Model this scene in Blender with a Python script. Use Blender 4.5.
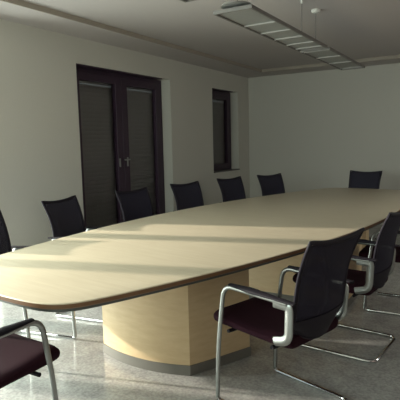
import bpy, bmesh, math, random
from mathutils import Vector, Matrix

for o in list(bpy.data.objects):
    bpy.data.objects.remove(o, do_unlink=True)
scene = bpy.context.scene
C = scene.collection
R = math.radians
rnd = random.Random(7)

# ------------------------------------------------------------------ camera
EYE = 1.43
yaw, pitch, roll = R(31.10), R(6.66), R(-1.384)
F = Vector((-math.sin(yaw)*math.cos(pitch), math.cos(yaw)*math.cos(pitch), -math.sin(pitch)))
Rt = Vector((math.cos(yaw), math.sin(yaw), 0))
U = Rt.cross(F)
R2 = math.cos(roll)*Rt + math.sin(roll)*U
U2 = -math.sin(roll)*Rt + math.cos(roll)*U
cam_data = bpy.data.cameras.new('camera')
cam = bpy.data.objects.new('camera', cam_data)
C.objects.link(cam)
m3 = Matrix((R2, U2, -F)).transposed()
cam.matrix_world = Matrix.Translation((0, 0, EYE)) @ m3.to_4x4()
cam_data.sensor_width = 36.0
cam_data.lens = 485.7/400*36.0
cam_data.clip_start = 0.05
scene.camera = cam

# ------------------------------------------------------------------ world, sun, daylight, exposure
world = bpy.data.worlds.new('sky')
scene.world = world
world.use_nodes = True
bg = world.node_tree.nodes['Background']
bg.inputs['Color'].default_value = (0.62, 0.78, 0.80, 1)
bg.inputs['Strength'].default_value = 0.5

sd = bpy.data.lights.new('sun', 'SUN')
sd.energy = 3.4
sd.angle = R(1.6)
sd.color = (1.0, 0.90, 0.76)
sun = bpy.data.objects.new('sun', sd)
C.objects.link(sun)
SUN_DIR = Vector((1.0, 0.28, -0.28)).normalized()
sun.rotation_euler = SUN_DIR.to_track_quat('-Z', 'Y').to_euler()
sun.location = (-9, 0, 4)

def area(name, loc, direction, sx, sy, power, col):
    d = bpy.data.lights.new(name, 'AREA')
    d.shape = 'RECTANGLE'
    d.size, d.size_y = sx, sy
    d.energy = power
    d.color = col
    o = bpy.data.objects.new(name, d)
    C.objects.link(o)
    o.location = loc
    o.rotation_euler = Vector(direction).to_track_quat('-Z', 'Z').to_euler()
    return o
# sky daylight outside side door and near window; the far one is added fill
area('daylight_side_door', (-4.55, 1.25, 1.25), (1, 0.15, -0.40), 3.4, 2.2, 178, (0.90, 1.0, 0.90))
area('daylight_window', (-2.5, -1.75, 1.65), (-0.08, 1, 0.0), 1.7, 1.2, 38, (0.84, 1.0, 0.90))
area('far_fill_light', (1.75, 5.2, 1.6), (-1, 0, -0.30), 1.7, 1.1, 15, (1.0, 0.93, 0.80))  # fill light added outside the right wall to brighten the left wall

scene.view_settings.view_transform = 'Standard'
scene.view_settings.look = 'None'
scene.view_settings.gamma = 1
scene.view_settings.use_curve_mapping = False
scene.view_settings.exposure = 0.9

# ------------------------------------------------------------------ materials
def new_mat(name):
    m = bpy.data.materials.new(name)
    m.use_nodes = True
    nt = m.node_tree
    return m, nt, nt.nodes['Principled BSDF']

def simple(name, col, rough=0.5, metal=0.0, spec=0.5, noise=0.0, nscale=40, bump=0.0, coat=0.0):
    m, nt, b = new_mat(name)
    b.inputs['Base Color'].default_value = (*col, 1)
    b.inputs['Roughness'].default_value = rough
    b.inputs['Metallic'].default_value = metal
    b.inputs['Specular IOR Level'].default_value = spec
    b.inputs['Coat Weight'].default_value = coat
    tc = nt.nodes.new('ShaderNodeTexCoord')
    n = nt.nodes.new('ShaderNodeTexNoise')
    n.inputs['Scale'].default_value = nscale
    n.inputs['Detail'].default_value = 4
    nt.links.new(tc.outputs['Object'], n.inputs['Vector'])
    if noise:
        mx = nt.nodes.new('ShaderNodeMix')
        mx.data_type = 'RGBA'
        mx.inputs['A'].default_value = (*[c*(1-noise) for c in col], 1)
        mx.inputs['B'].default_value = (*[min(1, c*(1+noise)) for c in col], 1)
        nt.links.new(n.outputs['Fac'], mx.inputs['Factor'])
        nt.links.new(mx.outputs['Result'], b.inputs['Base Color'])
    if bump:
        bp = nt.nodes.new('ShaderNodeBump')
        bp.inputs['Strength'].default_value = bump
        bp.inputs['Distance'].default_value = 0.002
        nt.links.new(n.outputs['Fac'], bp.inputs['Height'])
        nt.links.new(bp.outputs['Normal'], b.inputs['Normal'])
    return m

M = {}
M['wall'] = simple('wall_plaster', (0.57, 0.555, 0.505), 0.9, noise=0.03, nscale=60, bump=0.15)
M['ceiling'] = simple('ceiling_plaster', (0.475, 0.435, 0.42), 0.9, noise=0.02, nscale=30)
M['unseen_wall'] = simple('dark_unseen_wall', (0.13, 0.095, 0.09), 0.7, noise=0.1)  # unseen right wall, made dark to lower the bounced light
M['edge'] = simple('ceiling_edge', (0.36, 0.32, 0.27), 0.8, noise=0.05)
M['frame'] = simple('window_frame_lacquer', (0.035, 0.016, 0.035), 0.45, noise=0.08)
M['shutter'] = simple('shutter_slats', (0.19, 0.185, 0.18), 0.7, noise=0.05)
M['sill'] = simple('sill_stone', (0.12, 0.11, 0.11), 0.5, noise=0.1)
M['alu'] = simple('satin_aluminium', (0.33, 0.34, 0.33), 0.34, metal=0.95, noise=0.03)
M['chrome'] = simple('polished_chrome', (0.72, 0.74, 0.75), 0.10, metal=1.0, noise=0.01)
M['rim'] = simple('table_rim_aluminium', (0.13, 0.14, 0.13), 0.4, metal=0.5, noise=0.04)
M['plinth'] = simple('plinth_metal', (0.20, 0.195, 0.175), 0.5, metal=0.2, noise=0.04)
M['black'] = simple('black_plastic', (0.008, 0.006, 0.011), 0.7, spec=0.25, noise=0.1)
M['seat'] = simple('burgundy_wool', (0.022, 0.004, 0.010), 0.95, spec=0.2, noise=0.25, nscale=400, bump=0.4)
M['backframe'] = simple('back_frame', (0.009, 0.006, 0.014), 0.6, spec=0.3, noise=0.1)
M['edgewood'] = simple('table_edge_wood', (0.19, 0.095, 0.042), 0.5, noise=0.12, nscale=30)
M['lampbar'] = simple('lamp_rail', (0.16, 0.15, 0.14), 0.5, metal=0.3)
M['lampbarlight'] = simple('lamp_crossbar', (0.30, 0.29, 0.275), 0.5)
M['lampwhite'] = simple('lamp_canopy_white', (0.65, 0.64, 0.60), 0.5)
M['lamppanel'] = simple('lamp_louvre_panel', (0.28, 0.28, 0.27), 0.5, metal=0.2, noise=0.05)

def glass_mat():
    m, nt, b = new_mat('window_glass')
    b.inputs['Base Color'].default_value = (0.95, 0.94, 0.95, 1)
    b.inputs['Roughness'].default_value = 0.02
    b.inputs['Transmission Weight'].default_value = 1.0
    b.inputs['IOR'].default_value = 1.2
    return m
M['glass'] = glass_mat()

def mesh_fabric():
    m, nt, b = new_mat('backrest_net')
    tc = nt.nodes.new('ShaderNodeTexCoord')
    n = nt.nodes.new('ShaderNodeTexNoise')
    n.inputs['Scale'].default_value = 300
    nt.links.new(tc.outputs['Object'], n.inputs['Vector'])
    ramp = nt.nodes.new('ShaderNodeValToRGB')
    ramp.color_ramp.elements[0].color = (0.016, 0.014, 0.028, 1)
    ramp.color_ramp.elements[1].color = (0.030, 0.028, 0.048, 1)
    nt.links.new(n.outputs['Fac'], ramp.inputs['Fac'])
    nt.links.new(ramp.outputs['Color'], b.inputs['Base Color'])
    b.inputs['Roughness'].default_value = 0.8
    b.inputs['Alpha'].default_value = 0.87
    b.inputs['Specular IOR Level'].default_value = 0.25
    return m
M['net'] = mesh_fabric()

def wood(name, a, b_, rough, grain_scale, coat=0.0):
    m, nt, b = new_mat(name)
    tc = nt.nodes.new('ShaderNodeTexCoord')
    mp = nt.nodes.new('ShaderNodeMapping')
    mp.inputs['Scale'].default_value = grain_scale
    nt.links.new(tc.outputs['Object'], mp.inputs['Vector'])
    n = nt.nodes.new('ShaderNodeTexNoise')
    n.inputs['Scale'].default_value = 1.0
    n.inputs['Detail'].default_value = 6
    n.inputs['Roughness'].default_value = 0.65
    nt.links.new(mp.outputs['Vector'], n.inputs['Vector'])
    ramp = nt.nodes.new('ShaderNodeValToRGB')
    ramp.color_ramp.elements[0].position = 0.3
    ramp.color_ramp.elements[0].color = (*a, 1)
    ramp.color_ramp.elements[1].position = 0.72
    ramp.color_ramp.elements[1].color = (*b_, 1)
    nt.links.new(n.outputs['Fac'], ramp.inputs['Fac'])
    nt.links.new(ramp.outputs['Color'], b.inputs['Base Color'])
    b.inputs['Roughness'].default_value = rough
    b.inputs['Coat Weight'].default_value = coat
    b.inputs['Coat Roughness'].default_value = 0.25
    return m
M['maple'] = wood('maple_tabletop', (0.61, 0.53, 0.385), (0.69, 0.615, 0.465), 0.38, (2.5, 38, 20))
M['maple_panel'] = wood('maple_panel', (0.66, 0.49, 0.28), (0.76, 0.59, 0.36), 0.5, (6, 6, 30))

def granite():
    m, nt, b = new_mat('polished_granite')
    tc = nt.nodes.new('ShaderNodeTexCoord')
    n1 = nt.nodes.new('ShaderNodeTexNoise')
    n1.inputs['Scale'].default_value = 9
    n1.inputs['Detail'].default_value = 8
    n1.inputs['Roughness'].default_value = 0.7
    v = nt.nodes.new('ShaderNodeTexVoronoi')
    v.inputs['Scale'].default_value = 75
    n2 = nt.nodes.new('ShaderNodeTexNoise')
    n2.inputs['Scale'].default_value = 55
    n2.inputs['Detail'].default_value = 3
    for n in (n1, v, n2):
        nt.links.new(tc.outputs['Object'], n.inputs['Vector'])
    r1 = nt.nodes.new('ShaderNodeValToRGB')
    r1.color_ramp.elements[0].position = 0.35
    r1.color_ramp.elements[0].color = (0.36, 0.355, 0.35, 1)
    r1.color_ramp.elements[1].position = 0.68
    r1.color_ramp.elements[1].color = (0.52, 0.53, 0.51, 1)
    nt.links.new(n1.outputs['Fac'], r1.inputs['Fac'])
    r2 = nt.nodes.new('ShaderNodeValToRGB')
    r2.color_ramp.elements[0].position = 0.40
    r2.color_ramp.elements[0].color = (0.80, 0.80, 0.80, 1)
    r2.color_ramp.elements[1].position = 0.62
    r2.color_ramp.elements[1].color = (1.15, 1.15, 1.15, 1)
    nt.links.new(n2.outputs['Fac'], r2.inputs['Fac'])
    mx = nt.nodes.new('ShaderNodeMix')
    mx.data_type = 'RGBA'
    mx.blend_type = 'MULTIPLY'
    mx.inputs['Factor'].default_value = 0.7
    nt.links.new(r1.outputs['Color'], mx.inputs['A'])
    nt.links.new(r2.outputs['Color'], mx.inputs['B'])
    nt.links.new(mx.outputs['Result'], b.inputs['Base Color'])
    b.inputs['Roughness'].default_value = 0.13
    b.inputs['Specular IOR Level'].default_value = 0.6
    return m
M['floor'] = granite()

# ------------------------------------------------------------------ mesh helpers
def obj(name, bm, mat, parent=None, smooth=True, bevel=0.0, mats=None):
    bmesh.ops.recalc_face_normals(bm, faces=bm.faces[:])
    me = bpy.data.meshes.new(name)
    bm.to_mesh(me)
    bm.free()
    me.materials.append(mat)
    for x in (mats or []):
        me.materials.append(x)
    o = bpy.data.objects.new(name, me)
    C.objects.link(o)
    if parent:
        o.parent = parent
    if smooth:
        for p in me.polygons:
            p.use_smooth = True
        try:
            me.set_sharp_from_angle(angle=R(28))
        except Exception:
            pass
    if bevel:
        md = o.modifiers.new('bevel', 'BEVEL')
        md.width = bevel
        md.segments = 2
        md.limit_method = 'ANGLE'
        md.angle_limit = R(40)
    return o

def box(bm, x0, x1, y0, y1, z0, z1):
    vs = [bm.verts.new(p) for p in ((x0, y0, z0), (x1, y0, z0), (x1, y1, z0), (x0, y1, z0),
                                    (x0, y0, z1), (x1, y0, z1), (x1, y1, z1), (x0, y1, z1))]
    for f in ((0, 3, 2, 1), (4, 5, 6, 7), (0, 1, 5, 4), (1, 2, 6, 5), (2, 3, 7, 6), (3, 0, 4, 7)):
        bm.faces.new([vs[i] for i in f])

def bx(*a):
    bm = bmesh.new()
    box(bm, *a)
    return bm

def fillet(pts, r, n=7):
    pts = [Vector(p) for p in pts]
    out = [pts[0]]
    for i in range(1, len(pts)-1):
        a, b, c = pts[i-1], pts[i], pts[i+1]
        rr = r[i-1] if isinstance(r, (list, tuple)) else r
        u, v = (a-b), (c-b)
        d = min(rr, u.length*0.49, v.length*0.49)
        p, q = b+u.normalized()*d, b+v.normalized()*d
        for k in range(n+1):
            t = k/n
            out.append(p*(1-t)**2 + b*2*t*(1-t) + q*t*t)
    out.append(pts[-1])
    return out

def sweep(bm, pts, ra, rb=None, up=(0, 1, 0), n=12, closed=False):
    """round or oval tube; rb is the half size across `up`"""
    rb = rb or ra
    pts = [Vector(p) for p in pts]
    up = Vector(up)
    rings = []
    N = len(pts)
    for i, p in enumerate(pts):
        if closed:
            t = pts[(i+1) % N]-pts[i-1]
        else:
            t = pts[min(i+1, N-1)]-pts[max(i-1, 0)]
        t.normalize()
        s = up - t*up.dot(t)
        if s.length < 1e-4:
            s = Vector((1, 0, 0)) - t*t.x
        s.normalize()
        w = t.cross(s)
        k = ra[i] if isinstance(ra, list) else ra
        kb = rb[i] if isinstance(rb, list) else rb
        rings.append([bm.verts.new(p + s*k*math.cos(2*math.pi*j/n) + w*kb*math.sin(2*math.pi*j/n)) for j in range(n)])
    last = N if closed else N-1
    for i in range(last):
        A, B = rings[i], rings[(i+1) % N]
        for j in range(n):
            bm.faces.new((A[j], A[(j+1) % n], B[(j+1) % n], B[j]))
    if not closed:
        bm.faces.new(rings[0][::-1])
        bm.faces.new(rings[-1])

def prism(bm, outline, z0, z1, scale_fn=None):
    lo = [bm.verts.new((x, y, z0)) for x, y in outline]
    hi = [bm.verts.new((x, y, z1)) for x, y in outline]
    n = len(outline)
    for i in range(n):
        bm.faces.new((lo[i], lo[(i+1) % n], hi[(i+1) % n], hi[i]))
    bm.faces.new(lo[::-1])
    bm.faces.new(hi)

def lathe(bm, prof, cx=0, cy=0, n=24):
    rings = []
    for r, z in prof:
        rings.append([bm.verts.new((cx+r*math.cos(2*math.pi*j/n), cy+r*math.sin(2*math.pi*j/n), z)) for j in range(n)])
    for A, B in zip(rings, rings[1:]):
        for j in range(n):
            bm.faces.new((A[j], A[(j+1) % n], B[(j+1) % n], B[j]))
    bm.faces.new(rings[0][::-1])
    bm.faces.new(rings[-1])

def thing(name, label, cat, loc=(0, 0, 0), rotz=0.0, group=None):
    o = bpy.data.objects.new(name, None)
    o.empty_display_size = 0.1
    C.objects.link(o)
    o.location = loc
    o.rotation_euler = (0, 0, rotz)
    o['label'] = label
    o['category'] = cat
    if group:
        o['group'] = group
    return o

def struct(name, bm, m, parent=None, smooth=False, bevel=0.0):
    o = obj(name, bm, m, parent, smooth, bevel)
    if parent is None:
        o['kind'] = 'structure'
    return o

# ------------------------------------------------------------------ the room
XL, XR, YN, YB, H, HC = -4.0, 1.3, -1.2, 8.5, 2.63, 2.675
T = 0.30
def wall_with_holes(name, axis, pos, out, a0, a1, holes, ztop=2.8, mat='wall'):
    """wall slab normal to axis with rectangular holes (a,b,z0,z1) cut as a grid of cells"""
    bm = bmesh.new()
    As = sorted({a0, a1, *[h[0] for h in holes], *[h[1] for h in holes]})
    Zs = sorted({0.0, ztop, *[h[2] for h in holes], *[h[3] for h in holes]})
    lo, hi = min(pos, pos+out), max(pos, pos+out)
    for i in range(len(As)-1):
        for k in range(len(Zs)-1):
            ca, cz = (As[i]+As[i+1])/2, (Zs[k]+Zs[k+1])/2
            if any(h[0] < ca < h[1] and h[2] < cz < h[3] for h in holes):
                continue
            if axis == 'x':
                box(bm, lo, hi, As[i], As[i+1], Zs[k], Zs[k+1])
            else:
                box(bm, As[i], As[i+1], lo, hi, Zs[k], Zs[k+1])
    bmesh.ops.remove_doubles(bm, verts=bm.verts[:], dist=1e-5)
    seen = {}
    for f in list(bm.faces):                       # drop the inner faces between cells
        key = tuple(sorted(v.index for v in f.verts)) if False else tuple(sorted((round(v.co.x, 4), round(v.co.y, 4), round(v.co.z, 4)) for v in f.verts))
        seen.setdefault(key, []).append(f)
    dead = [f for fs in seen.values() if len(fs) > 1 for f in fs]
    bmesh.ops.delete(bm, geom=dead, context='FACES_ONLY')
    return struct(name, bm, M[mat])

D1 = (4.04, 5.88, 0.0, 2.345)      # double door in the left wall
W1 = (7.10, 8.05, 0.93, 2.33)      # narrow window in the left wall
D3 = (-0.45, 2.89, 0.0, 2.345)     # wide terrace door of the left wall, beside the camera
wall_with_holes('wall_left', 'x', XL, -T, YN-T, YB+T, [D1, W1, D3])
wall_with_holes('wall_back', 'y', YB, T, XL, XR, [])
wall_with_holes('wall_right', 'x', XR, T, YN-T, YB+T, [(4.3, 6.1, 1.0, 2.25)], mat='unseen_wall')  # hole added for the fill light, dark surface added against bounce
W2 = (-3.4, -1.6, 1.0, 2.3)
wall_with_holes('wall_near', 'y', YN, -T, XL, XR, [W2])
struct('floor', bx(XL-T, XR+T, YN-T, YB+T, -0.1, 0), M['floor'])

# ceiling: a lower border all round and a shallow raised field in its middle
CX0, CX1, CY0, CY1 = -3.5, 0.8, -0.7, 7.97
bm = bmesh.new()
box(bm, XL, XR, YN, CY0, H, HC+0.08)
box(bm, XL, XR, CY1, YB, H, HC+0.08)
box(bm, XL, CX0, CY0, CY1, H, HC+0.08)
box(bm, CX1, XR, CY0, CY1, H, HC+0.08)
struct('trim_2', bm, M['ceiling'])
struct('ceiling', bx(CX0, CX1, CY0, CY1, HC, HC+0.1), M['ceiling'])
bm = bmesh.new()
e = 0.012
box(bm, CX0, CX0+e, CY0, CY1, H-0.004, HC)
box(bm, CX1-e, CX1, CY0, CY1, H-0.004, HC)
box(bm, CX0+e, CX1-e, CY0, CY0+e, H-0.004, HC)
box(bm, CX0+e, CX1-e, CY1-e, CY1, H-0.004, HC)
struct('trim_1', bm, M['edge'])

def sash_unit(name, x, y0, y1, z0, z1, leaves, lower_rail=0.16):
    """frame, sashes, glass and closed roller shutter set back in a reveal of the left wall"""
    fr = 0.06
    bm = bmesh.new()
    box(bm, x-0.07, x, y0, y0+fr, z0, z1)
    box(bm, x-0.07, x, y1-fr, y1, z0, z1)
    box(bm, x-0.07, x, y0+fr, y1-fr, z1-fr, z1)
    box(bm, x-0.07, x, y0+fr, y1-fr, z0, z0+0.04)
    root = struct(name, bm, M['frame'], bevel=0.003)
    w = (y1-y0-2*fr)/leaves
    for i in range(leaves):
        a, b = y0+fr+i*w, y0+fr+(i+1)*w
        st = 0.115
        zz0, zz1 = z0+0.04, z1-fr
        bm = bmesh.new()
        g = 0.003
        box(bm, x-0.05, x+0.018, a+g, a+st, zz0, zz1)
        box(bm, x-0.05, x+0.018, b-st, b-g, zz0, zz1)
        box(bm, x-0.05, x+0.018, a+st, b-st, zz1-0.085, zz1)
        box(bm, x-0.05, x+0.018, a+st, b-st, zz0, zz0+lower_rail)
        s = struct('window_sash' if leaves == 1 else 'door_leaf', bm, M['frame'], root, bevel=0.004)
        struct('pane', bx(x-0.030, x-0.024, a+st, b-st, zz0+lower_rail, zz1-0.085), M['glass'], s)
    obj('dark_head_strip', bx(x+0.002, XL-0.004, y0+0.001, y1-0.19, z1-0.014, z1-0.001), M['frame'], root, smooth=False)  # dark strip added across the reveal soffit to darken it
    # shutter
    bm = bmesh.new()
    z = z0+0.005
    while z < z1-0.185:
        zt = min(z+0.052, z1-0.168)
        g = 0.006 if z < 1.0 else 0.0
        prof = [(x-0.1075-g, z-0.0005), (x-0.1060, z+0.004), (x-0.1050, z+0.026), (x-0.1060, zt-0.004), (x-0.1075-g, zt-0.0005), (x-0.118, zt-0.004), (x-0.118, z+0.004)]
        A = [bm.verts.new((px, y0+0.02, pz)) for px, pz in prof]
        B = [bm.verts.new((px, y1-0.02, pz)) for px, pz in prof]
        n = len(prof)
        for j in range(n):
            bm.faces.new((A[j], A[(j+1) % n], B[(j+1) % n], B[j]))
        bm.faces.new(A[::-1]); bm.faces.new(B)
        z += 0.052
    # perforated top slat: slots that let the daylight through
    zs0, zs1 = z1-0.168, z1-0.164
    box(bm, x-0.112, x-0.109, y0+0.02, y1-0.02, zs1, z1-0.002)
    yy = y0+0.02
    while yy < y1-0.03:
        box(bm, x-0.112, x-0.109, yy, yy+0.022, zs0, zs1)
        yy += 0.04
    struct('roller_shutter', bm, M['shutter'], root)
    return root

d1 = sash_unit('door_1', XL-0.155, *D1, 2)
# lever handle on the meeting stile
bm = bmesh.new()
hx, hy, hz = XL-0.155+0.018, 5.03, 1.24
box(bm, hx, hx+0.008, hy-0.014, hy+0.014, hz-0.09, hz+0.03)
sweep(bm, fillet([(hx+0.006, hy, hz), (hx+0.05, hy, hz), (hx+0.05, hy-0.115, hz)], 0.015), 0.009, up=(0, 0, 1))
obj('door_handle', bm, M['alu'], d1, bevel=0.002)
bm = bmesh.new()
box(bm, hx, hx+0.01, 4.86, 4.885, hz-0.09, hz+0.02)
obj('lock_plate', bm, M['alu'], d1, bevel=0.002)
w1 = sash_unit('window_1', XL-0.155, *W1, 1, 0.09)
struct('window_sill', bx(XL-0.155, XL+0.02, W1[0]+0.001, W1[1]-0.001, W1[2]-0.001, W1[2]+0.018), M['sill'], w1, bevel=0.003)

# unseen openings for the daylight; the right-wall one is added for fill
def near_frame(name, h, xs, zs, ft=0.06):
    x0, x1, z0, z1 = h
    y0, y1 = YN-0.20, YN-0.14
    bm = bmesh.new()
    box(bm, x0, x0+ft, y0, y1, z0, z1)
    box(bm, x1-ft, x1, y0, y1, z0, z1)
    box(bm, x0+ft, x1-ft, y0, y1, z1-ft, z1)
    box(bm, x0+ft, x1-ft, y0, y1, z0, z0+ft)
    for x in xs:
        box(bm, x-0.03, x+0.03, y0, y1, z0+ft, z1-ft)
    for z, t in zs:
        box(bm, x0+ft, x1-ft, y0-0.01, y1+0.01, z-t, z+t)
    return struct(name, bm, M['frame'])
near_frame('window_2', W2, [-2.5], [])
bm = bmesh.new()
for a_, b_, c_, d_ in ((4.3, 4.36, 1.0, 2.25), (6.04, 6.1, 1.0, 2.25), (5.16, 5.24, 1.06, 2.19), (4.36, 6.04, 1.0, 1.06), (4.36, 6.04, 2.19, 2.25)):
    box(bm, XR+0.14, XR+0.20, a_, b_, c_, d_)
struct('added_window', bm, M['frame'])  # unseen frame added around the fill light's opening
bm = bmesh.new()
fx0, fx1 = XL-0.225, XL-0.155
box(bm, fx0, fx1, D3[0], D3[0]+0.06, 0, D3[3])
box(bm, fx0, fx1, D3[1]-0.04, D3[1], 0, D3[3])
box(bm, fx0, fx1, D3[0]+0.06, D3[1]-0.04, D3[3]-0.06, D3[3])
for yy, hw in ((2.25, 0.085), (1.35, 0.085), (0.45, 0.085)):
    box(bm, fx0, fx1, yy-hw, yy+hw, 0, D3[3]-0.06)
struct('door_2', bm, M['frame'])

# ------------------------------------------------------------------ the table
TC = Vector((-1.772, 4.184, 0))
TTH = -0.117
TW, TA, TL = 0.970, 0.0587, 2.72
def half_width(v): return TW - TA*v*v
def table_outline(inset=0.0, rc=0.20):
    L = TL-inset
    bulge = 0.07
    right = []
    N = 36
    for i in range(N+1):
        v = -L + 2*L*i/N
        right.append(Vector((half_width(v)-inset, v)))
    # ends
    w = right[-1].x
    top = [Vector((w*math.cos(math.pi*k/16), L + bulge*math.sin(math.pi*k/16))) for k in range(1, 16)]
    left = [Vector((-p.x, p.y)) for p in reversed(right)]
    bot = [Vector((-w*math.cos(math.pi*k/16), -L - bulge*math.sin(math.pi*k/16))) for k in range(1, 16)]
    pts = right + top + left + bot
    # resample evenly and relax the corners
    def resample(P, step):
        tot, out = 0, []
        n = len(P)
        seg = [(P[(i+1) % n]-P[i]).length for i in range(n)]
        S = sum(seg)
        m = int(S/step)
        i, acc = 0, 0.0
        for k in range(m):
            d = S*k/m
            while acc+seg[i] < d:
                acc += seg[i]; i += 1
            t = (d-acc)/seg[i]
            out.append(P[i].lerp(P[(i+1) % n], t))
        return out
    P = resample(pts, 0.04)
    for _ in range(14):
        n = len(P)
        P = [P[i]*0.5 + (P[i-1]+P[(i+1) % n])*0.25 for i in range(n)]
    return [(p.x, p.y) for p in P]

table = thing('conference_table', 'long boat-shaped pale maple conference table with brown edge in the middle of the room', 'table', tuple(TC), TTH)
ZT = 0.75
def scaled(P, d):
    """shrink outline inwards by d along the local normal"""
    n = len(P)
    out = []
    for i in range(n):
        a, b = Vector(P[i-1]), Vector(P[(i+1) % n])
        t = (b-a).normalized()
        nn = Vector((-t.y, t.x))
        out.append((P[i][0]+nn.x*d, P[i][1]+nn.y*d))
    return out
OUT = table_outline()
# top: veneered slab with a thin bevel
bm = bmesh.new()
levels = [(0.0, ZT-0.004), (0.002, ZT-0.001), (0.006, ZT)]
rings = [[bm.verts.new((x, y, z)) for x, y in scaled(OUT, d)] for d, z in levels]
n = len(OUT)
low = [bm.verts.new((x, y, ZT-0.006)) for x, y in scaled(OUT, 0.0)]
rings = [low]+rings
for A, B in zip(rings, rings[1:]):
    for j in range(n):
        bm.faces.new((A[j], A[(j+1) % n], B[(j+1) % n], B[j]))
bm.faces.new(rings[-1]); bm.faces.new(rings[0][::-1])
obj('tabletop', bm, M['maple'], table)
bm = bmesh.new()
levels = [(0.010, ZT-0.030), (0.001, ZT-0.024), (0.0, ZT-0.006)]
rings = [[bm.verts.new((x, y, z)) for x, y in scaled(OUT, d)] for d, z in levels]
for A, B in zip(rings, rings[1:]):
    for j in range(n):
        bm.faces.new((A[j], A[(j+1) % n], B[(j+1) % n], B[j]))
bm.faces.new(rings[-1]); bm.faces.new(rings[0][::-1])
obj('edge_banding', bm, M['edgewood'], table)
bm = bmesh.new()
a, b = scaled(OUT, 0.026), scaled(OUT, 0.045)
V = [[bm.verts.new((x, y, z)) for x, y in P] for P, z in ((a, ZT-0.048), (a, ZT-0.030), (b, ZT-0.030), (b, ZT-0.048))]
for k in range(4):
    A, B = V[k], V[(k+1) % 4]
    for j in range(n):
        bm.faces.new((A[j], A[(j+1) % n], B[(j+1) % n], B[j]))
obj('metal_rim', bm, M['rim'], table)

def to_local(x, y):
    d = Vector((x-TC.x, y-TC.y))
    c, s = math.cos(TTH), math.sin(TTH)
    return (d.x*c+d.y*s, -d.x*s+d.y*c)

def arc(p, q, bulge, n=12):
    p, q = Vector(p), Vector(q)
    t = q-p
    nn = Vector((t.y, -t.x)).normalized()
    return [tuple(p.lerp(q, k/n)+nn*bulge*4*(k/n)*(1-k/n)) for k in range(n)]

def pedestal(A, B, Cc, D, bf, bs):
    A, B, Cc, D = (to_local(*p) for p in (A, B, Cc, D))
    P = arc(A, B, bf)+arc(B, Cc, bs)+arc(Cc, D, bf)+arc(D, A, bs)
    bm = bmesh.new()
    prism(bm, P, 0.062, ZT-0.030)
    ped = obj('pedestal', bm, M['maple_panel'], table)
    bm = bmesh.new()
    c = Vector((sum(p[0] for p in P)/len(P), sum(p[1] for p in P)/len(P)))
    prism(bm, [tuple(c+(Vector(p)-c)*1.012) for p in P], 0.0, 0.065)
    obj('plinth', bm, M['plinth'], ped)
    return ped
pedestal((-2.27, 2.42), (-1.555, 2.41), (-1.35, 2.84), (-2.40, 2.92), 0.07, 0.004)
pedestal((-1.98, 4.02), (-1.02, 4.02), (-1.05, 4.75), (-2.05, 4.75), 0.02, 0.015)
pedestal((-2.05, 5.75), (-1.25, 5.85), (-1.30, 6.25), (-1.95, 6.25), 0.02, 0.015)

# ------------------------------------------------------------------ the chairs (local +x is forward)
def back_pt(u, t):
    """u -1..1 across, t 0..1 from the bottom edge to the top edge"""
    z = 0.452 + t*0.500
    w = 0.209 + 0.001*t
    if t < 0.25:
        w -= 0.060*(1-t/0.25)**2
        z += 0.045*(1-t/0.25)*abs(u)**2.5
    x = -0.245 - 0.006*t - 0.012*math.sin(math.pi*min(1, t/0.6)*0.5) + 0.03*(1-t)**4
    x += 0.032*u*u*(1-0.2*t) - 0.032
    if t > 0.45:
        q = (t-0.45)/0.55
        x -= 0.062*q**1.8
    if t > 0.6:
        q = (t-0.6)/0.4
        z += 0.022*q*q*u*u
        w += 0.014*q*q
        x -= 0.022*q*q*u*u
    return Vector((x, u*w, z))

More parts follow.
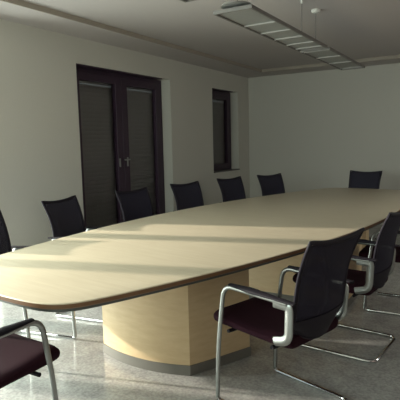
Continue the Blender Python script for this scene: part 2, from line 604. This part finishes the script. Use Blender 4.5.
def make_chair(label, group):
    t = thing('conference_chair', label, 'chair', group=group)
    # backrest net and frame
    bm = bmesh.new()
    NU, NT = 14, 18
    G = [[bm.verts.new(back_pt(-0.96+1.92*i/NU, 0.02+0.96*k/NT)) for i in range(NU+1)] for k in range(NT+1)]
    H2 = [[bm.verts.new(v.co+Vector((-0.004, 0, 0))) for v in row] for row in G]
    for k in range(NT):
        for i in range(NU):
            bm.faces.new((G[k][i], G[k][i+1], G[k+1][i+1], G[k+1][i]))
            bm.faces.new((H2[k][i+1], H2[k][i], H2[k+1][i], H2[k+1][i+1]))
    back = obj('backrest', bm, M['net'], t)
    bm = bmesh.new()
    loop = [back_pt(-1+2*i/16, 0) for i in range(16)]
    loop += [back_pt(1, k/22) for k in range(22)]
    loop += [back_pt(1-2*i/16, 1) for i in range(16)]
    loop += [back_pt(-1, 1-k/22) for k in range(22)]
    sweep(bm, loop, 0.009, 0.013, up=(1, 0, 0), n=10, closed=True)
    obj('back_frame', bm, M['backframe'], t)
    # lower solid shell of the backrest
    bm = bmesh.new()
    G = [[bm.verts.new(back_pt(-1+2*i/NU, 0.24*k/6)+Vector((0.006, 0, 0))) for i in range(NU+1)] for k in range(7)]
    H2 = [[bm.verts.new(v.co+Vector((-0.016, 0, 0))) for v in row] for row in G]
    for k in range(6):
        for i in range(NU):
            bm.faces.new((G[k][i], G[k][i+1], G[k+1][i+1], G[k+1][i]))
            bm.faces.new((H2[k][i+1], H2[k][i], H2[k+1][i], H2[k+1][i+1]))
    for i in range(NU):
        bm.faces.new((G[6][i], G[6][i+1], H2[6][i+1], H2[6][i]))
        bm.faces.new((G[0][i+1], G[0][i], H2[0][i], H2[0][i+1]))
    for k in range(6):
        bm.faces.new((G[k][0], G[k+1][0], H2[k+1][0], H2[k][0]))
        bm.faces.new((G[k+1][NU], G[k][NU], H2[k][NU], H2[k+1][NU]))
    obj('back_shell', bm, M['backframe'], t)
    # seat: saddle-shaped upholstered cushion
    bm = bmesh.new()
    prof = []
    NX = 16
    for i in range(NX+1):
        s = i/NX
        x = -0.235 + 0.550*s
        zt = 0.498 - 0.020*math.sin(math.pi*min(1, s*1.1)) + 0.012*s - 0.010*max(0, (s-0.8)/0.2)**2
        zb = 0.418 + 0.010*s - 0.004*max(0, (s-0.8)/0.2)**2
        prof.append((x, zt, zb))
    NY = 12
    top, bot = [], []
    for x, zt, zb in prof:
        s = (x+0.235)/0.550
        hw = 0.234 - 0.016*max(0, (s-0.82)/0.18)**2 - 0.02*max(0, (0.15-s)/0.15)
        rt, rb = [], []
        for j in range(NY+1):
            u = -1+2*j/NY
            edge = max(0, (abs(u)-0.8)/0.2)
            rt.append(bm.verts.new((x, u*hw, zt-0.016*edge**2-0.004*(1-u*u))))
            rb.append(bm.verts.new((x, u*hw*0.97, zb+0.014*edge**2)))
        top.append(rt); bot.append(rb)
    for i in range(NX):
        for j in range(NY):
            bm.faces.new((top[i][j], top[i+1][j], top[i+1][j+1], top[i][j+1]))
            bm.faces.new((bot[i][j+1], bot[i+1][j+1], bot[i+1][j], bot[i][j]))
        bm.faces.new((top[i][0], bot[i][0], bot[i+1][0], top[i+1][0]))
        bm.faces.new((top[i+1][NY], bot[i+1][NY], bot[i][NY], top[i][NY]))
    for j in range(NY):
        bm.faces.new((top[0][j+1], bot[0][j+1], bot[0][j], top[0][j]))
        bm.faces.new((top[NX][j], bot[NX][j], bot[NX][j+1], top[NX][j+1]))
    so = obj('seat', bm, M['seat'], t)
    md = so.modifiers.new('subsurf', 'SUBSURF'); md.levels = 1; md.render_levels = 1
    bm = bmesh.new()
    sweep(bm, fillet([(-0.14, -0.243, 0.426), (-0.14, -0.10, 0.416), (0.16, -0.10, 0.420), (0.16, -0.243, 0.426)], 0.01, 2), 0.010, up=(0, 0, 1))
    obj('seat_frame', bm, M['black'], t)
    bm = bmesh.new()
    sweep(bm, fillet([(-0.14, 0.243, 0.426), (-0.14, 0.10, 0.416), (0.16, 0.10, 0.420), (0.16, 0.243, 0.426)], 0.01, 2), 0.010, up=(0, 0, 1))
    obj('seat_frame', bm, M['black'], t)
    for s in (-1, 1):
        y = 0.25*s
        # aluminium arm that bends down into the front leg
        path = fillet([(-0.24, y, 0.672), (0.180, y, 0.678), (0.232, y, 0.33), (0.245, y, 0.018)], [0.07, 0.2])
        bm = bmesh.new()
        nn = len(path)
        sweep(bm, path, 0.011, 0.0135, up=(0, 1, 0), n=12)
        leg = obj('front_leg', bm, M['alu'], t)
        # arm pad
        bm = bmesh.new()
        pad = fillet([(-0.286, y, 0.679), (-0.02, y, 0.688), (0.135, y, 0.690)], 0.05, 4)
        k = len(pad)
        ra = [0.028*(0.6+0.4*min(1, 4*i/(k-1), 4*(k-1-i)/(k-1))) for i in range(k)]
        rb = [0.014*(0.5+0.5*min(1, 4*i/(k-1), 4*(k-1-i)/(k-1))) for i in range(k)]
        sweep(bm, pad, ra, rb, up=(0, 1, 0), n=14)
        obj('armrest', bm, M['black'], t)
        # bracket between arm end, seat and backrest
        bm = bmesh.new()
        br = fillet([(-0.16, y, 0.660), (-0.246, y*0.97, 0.656), (-0.236, y*0.94, 0.482), (-0.145, y*0.91, 0.456)], [0.025, 0.05])
        sweep(bm, br, 0.010, 0.024, up=(0, 1, 0), n=10)
        obj('arm_bracket', bm, M['alu'], t)
    # floor frame: two runners joined by a rear crossbar
    bm = bmesh.new()
    r = 0.0105
    path = fillet([(0.245, -0.25, 0.05), (0.243, -0.25, r+0.002), (-0.285, -0.25, r+0.002), (-0.285, 0.25, r+0.002), (0.243, 0.25, r+0.002), (0.245, 0.25, 0.05)], [0.025, 0.07, 0.07, 0.025])
    sweep(bm, path, r, up=(0, 0, 1), n=12)
    obj('base_frame', bm, M['chrome'], t)
    return t

def copy_thing(root):
    c = root.copy(); C.objects.link(c)
    for ch in list(root.children):
        d = ch.copy(); C.objects.link(d); d.parent = c
    return c

CHAIRS = [
    ('large dark chair with burgundy seat in the right foreground', -0.955, 2.40, 163),
    ('dark net-backed chair directly behind the large right foreground chair', -0.85, 3.37, 174),
    ('dark net-backed chair cut by right picture edge, third along the right table side', -0.63, 4.33, 181),
    ('burgundy-seated chair at the near end of the table, lower left corner', -1.935, 1.23, 88),
    ('dark net-backed chair cut by the left picture edge, left side of the table', -2.80, 2.19, 12),
    ('dark net-backed chair against pale wall just left of the double door', -2.90, 3.05, 9),
    ('dark net-backed chair standing in front of the dark double door', -2.80, 3.85, -4),
    ('dark net-backed chair on the left side just right of the double door', -2.72, 4.67, -12),
    ('dark net-backed chair below the narrow window in the left wall', -2.58, 5.50, -14),
    ('dark net-backed chair in front of the far left room corner', -2.33, 6.15, -22),
    ('dark net-backed chair alone at the far end of the table facing the camera', -1.60, 6.88, -97),
]
first = None
for lab, x, y, deg in CHAIRS:
    if first is None:
        o = first = make_chair(lab, 'chairs around the conference table')
    else:
        o = copy_thing(first)
    o['label'] = lab
    o.location = (x, y, 0)
    o.rotation_euler = (0, 0, R(deg))

# ------------------------------------------------------------------ suspended ceiling lights
LX, LZ, LW = -1.51, 2.30, 0.27
def lamp(y0, y1, label, bars, rods, dish=None):
    t = thing('suspended_light', label, 'ceiling light', (LX, y0, LZ), 0, 'suspended lights above the table')
    L = y1-y0
    bm = bmesh.new()
    for s in (-1, 1):
        box(bm, s*LW/2-0.007, s*LW/2+0.007, 0, L, -0.012, 0.012)
    box(bm, -LW/2+0.007, LW/2-0.007, 0, 0.012, -0.012, 0.012)
    box(bm, -LW/2+0.007, LW/2-0.007, L-0.012, L, -0.012, 0.012)
    obj('lamp_frame', bm, M['lampbar'], t, smooth=False)
    bm = bmesh.new()
    box(bm, -LW/2+0.007, LW/2-0.007, 0.012, L-0.012, -0.003, 0.006)
    obj('louvre_panel', bm, M['lamppanel'], t, smooth=False)
    for k in bars:
        obj('crossbar', bx(-LW/2+0.007, LW/2-0.007, k*L-0.009, k*L+0.009, -0.012, -0.003), M['lampbarlight'], t, smooth=False)
    for yy in rods:
        bm = bmesh.new()
        sweep(bm, [(0, yy-y0, 0.006), (0, yy-y0, HC-LZ-0.02)], 0.0035, up=(1, 0, 0), n=8)
        rod = obj('suspension_rod', bm, M['lampbar'], t)
        bm = bmesh.new()
        cr = 0.25 if abs(yy-4.34) < 0.01 else 1.0
        lathe(bm, [(0.045*cr, HC-LZ), (0.046*cr, HC-LZ-0.012), (0.035*cr, HC-LZ-0.026), (0.008, HC-LZ-0.032)], 0, yy-y0)
        obj('ceiling_canopy', bm, M['lampwhite'], t)
    if dish is not None:
        bm = bmesh.new()
        lathe(bm, [(0.02, 0.0065), (0.02, 0.03), (0.105, 0.034), (0.10, 0.044), (0.05, 0.056), (0.02, 0.060)], 0.0, dish-y0)
        obj('mounting_dish', bm, M['lamppanel'], t)
    return t
lamp(0.83, 2.62, 'suspended flat louvre light just cut by the top picture edge', [0.25, 0.4, 0.55, 0.7, 0.85], [1.0])
lamp(2.97, 4.65, 'long suspended louvre light nearest the camera above the table', [0.27, 0.45, 0.62, 0.79, 0.93], [3.05, 4.34], 3.04)
lamp(4.72, 6.22, 'farther suspended louvre light towards the back wall', [0.03, 0.30, 0.60, 0.92], [4.74])
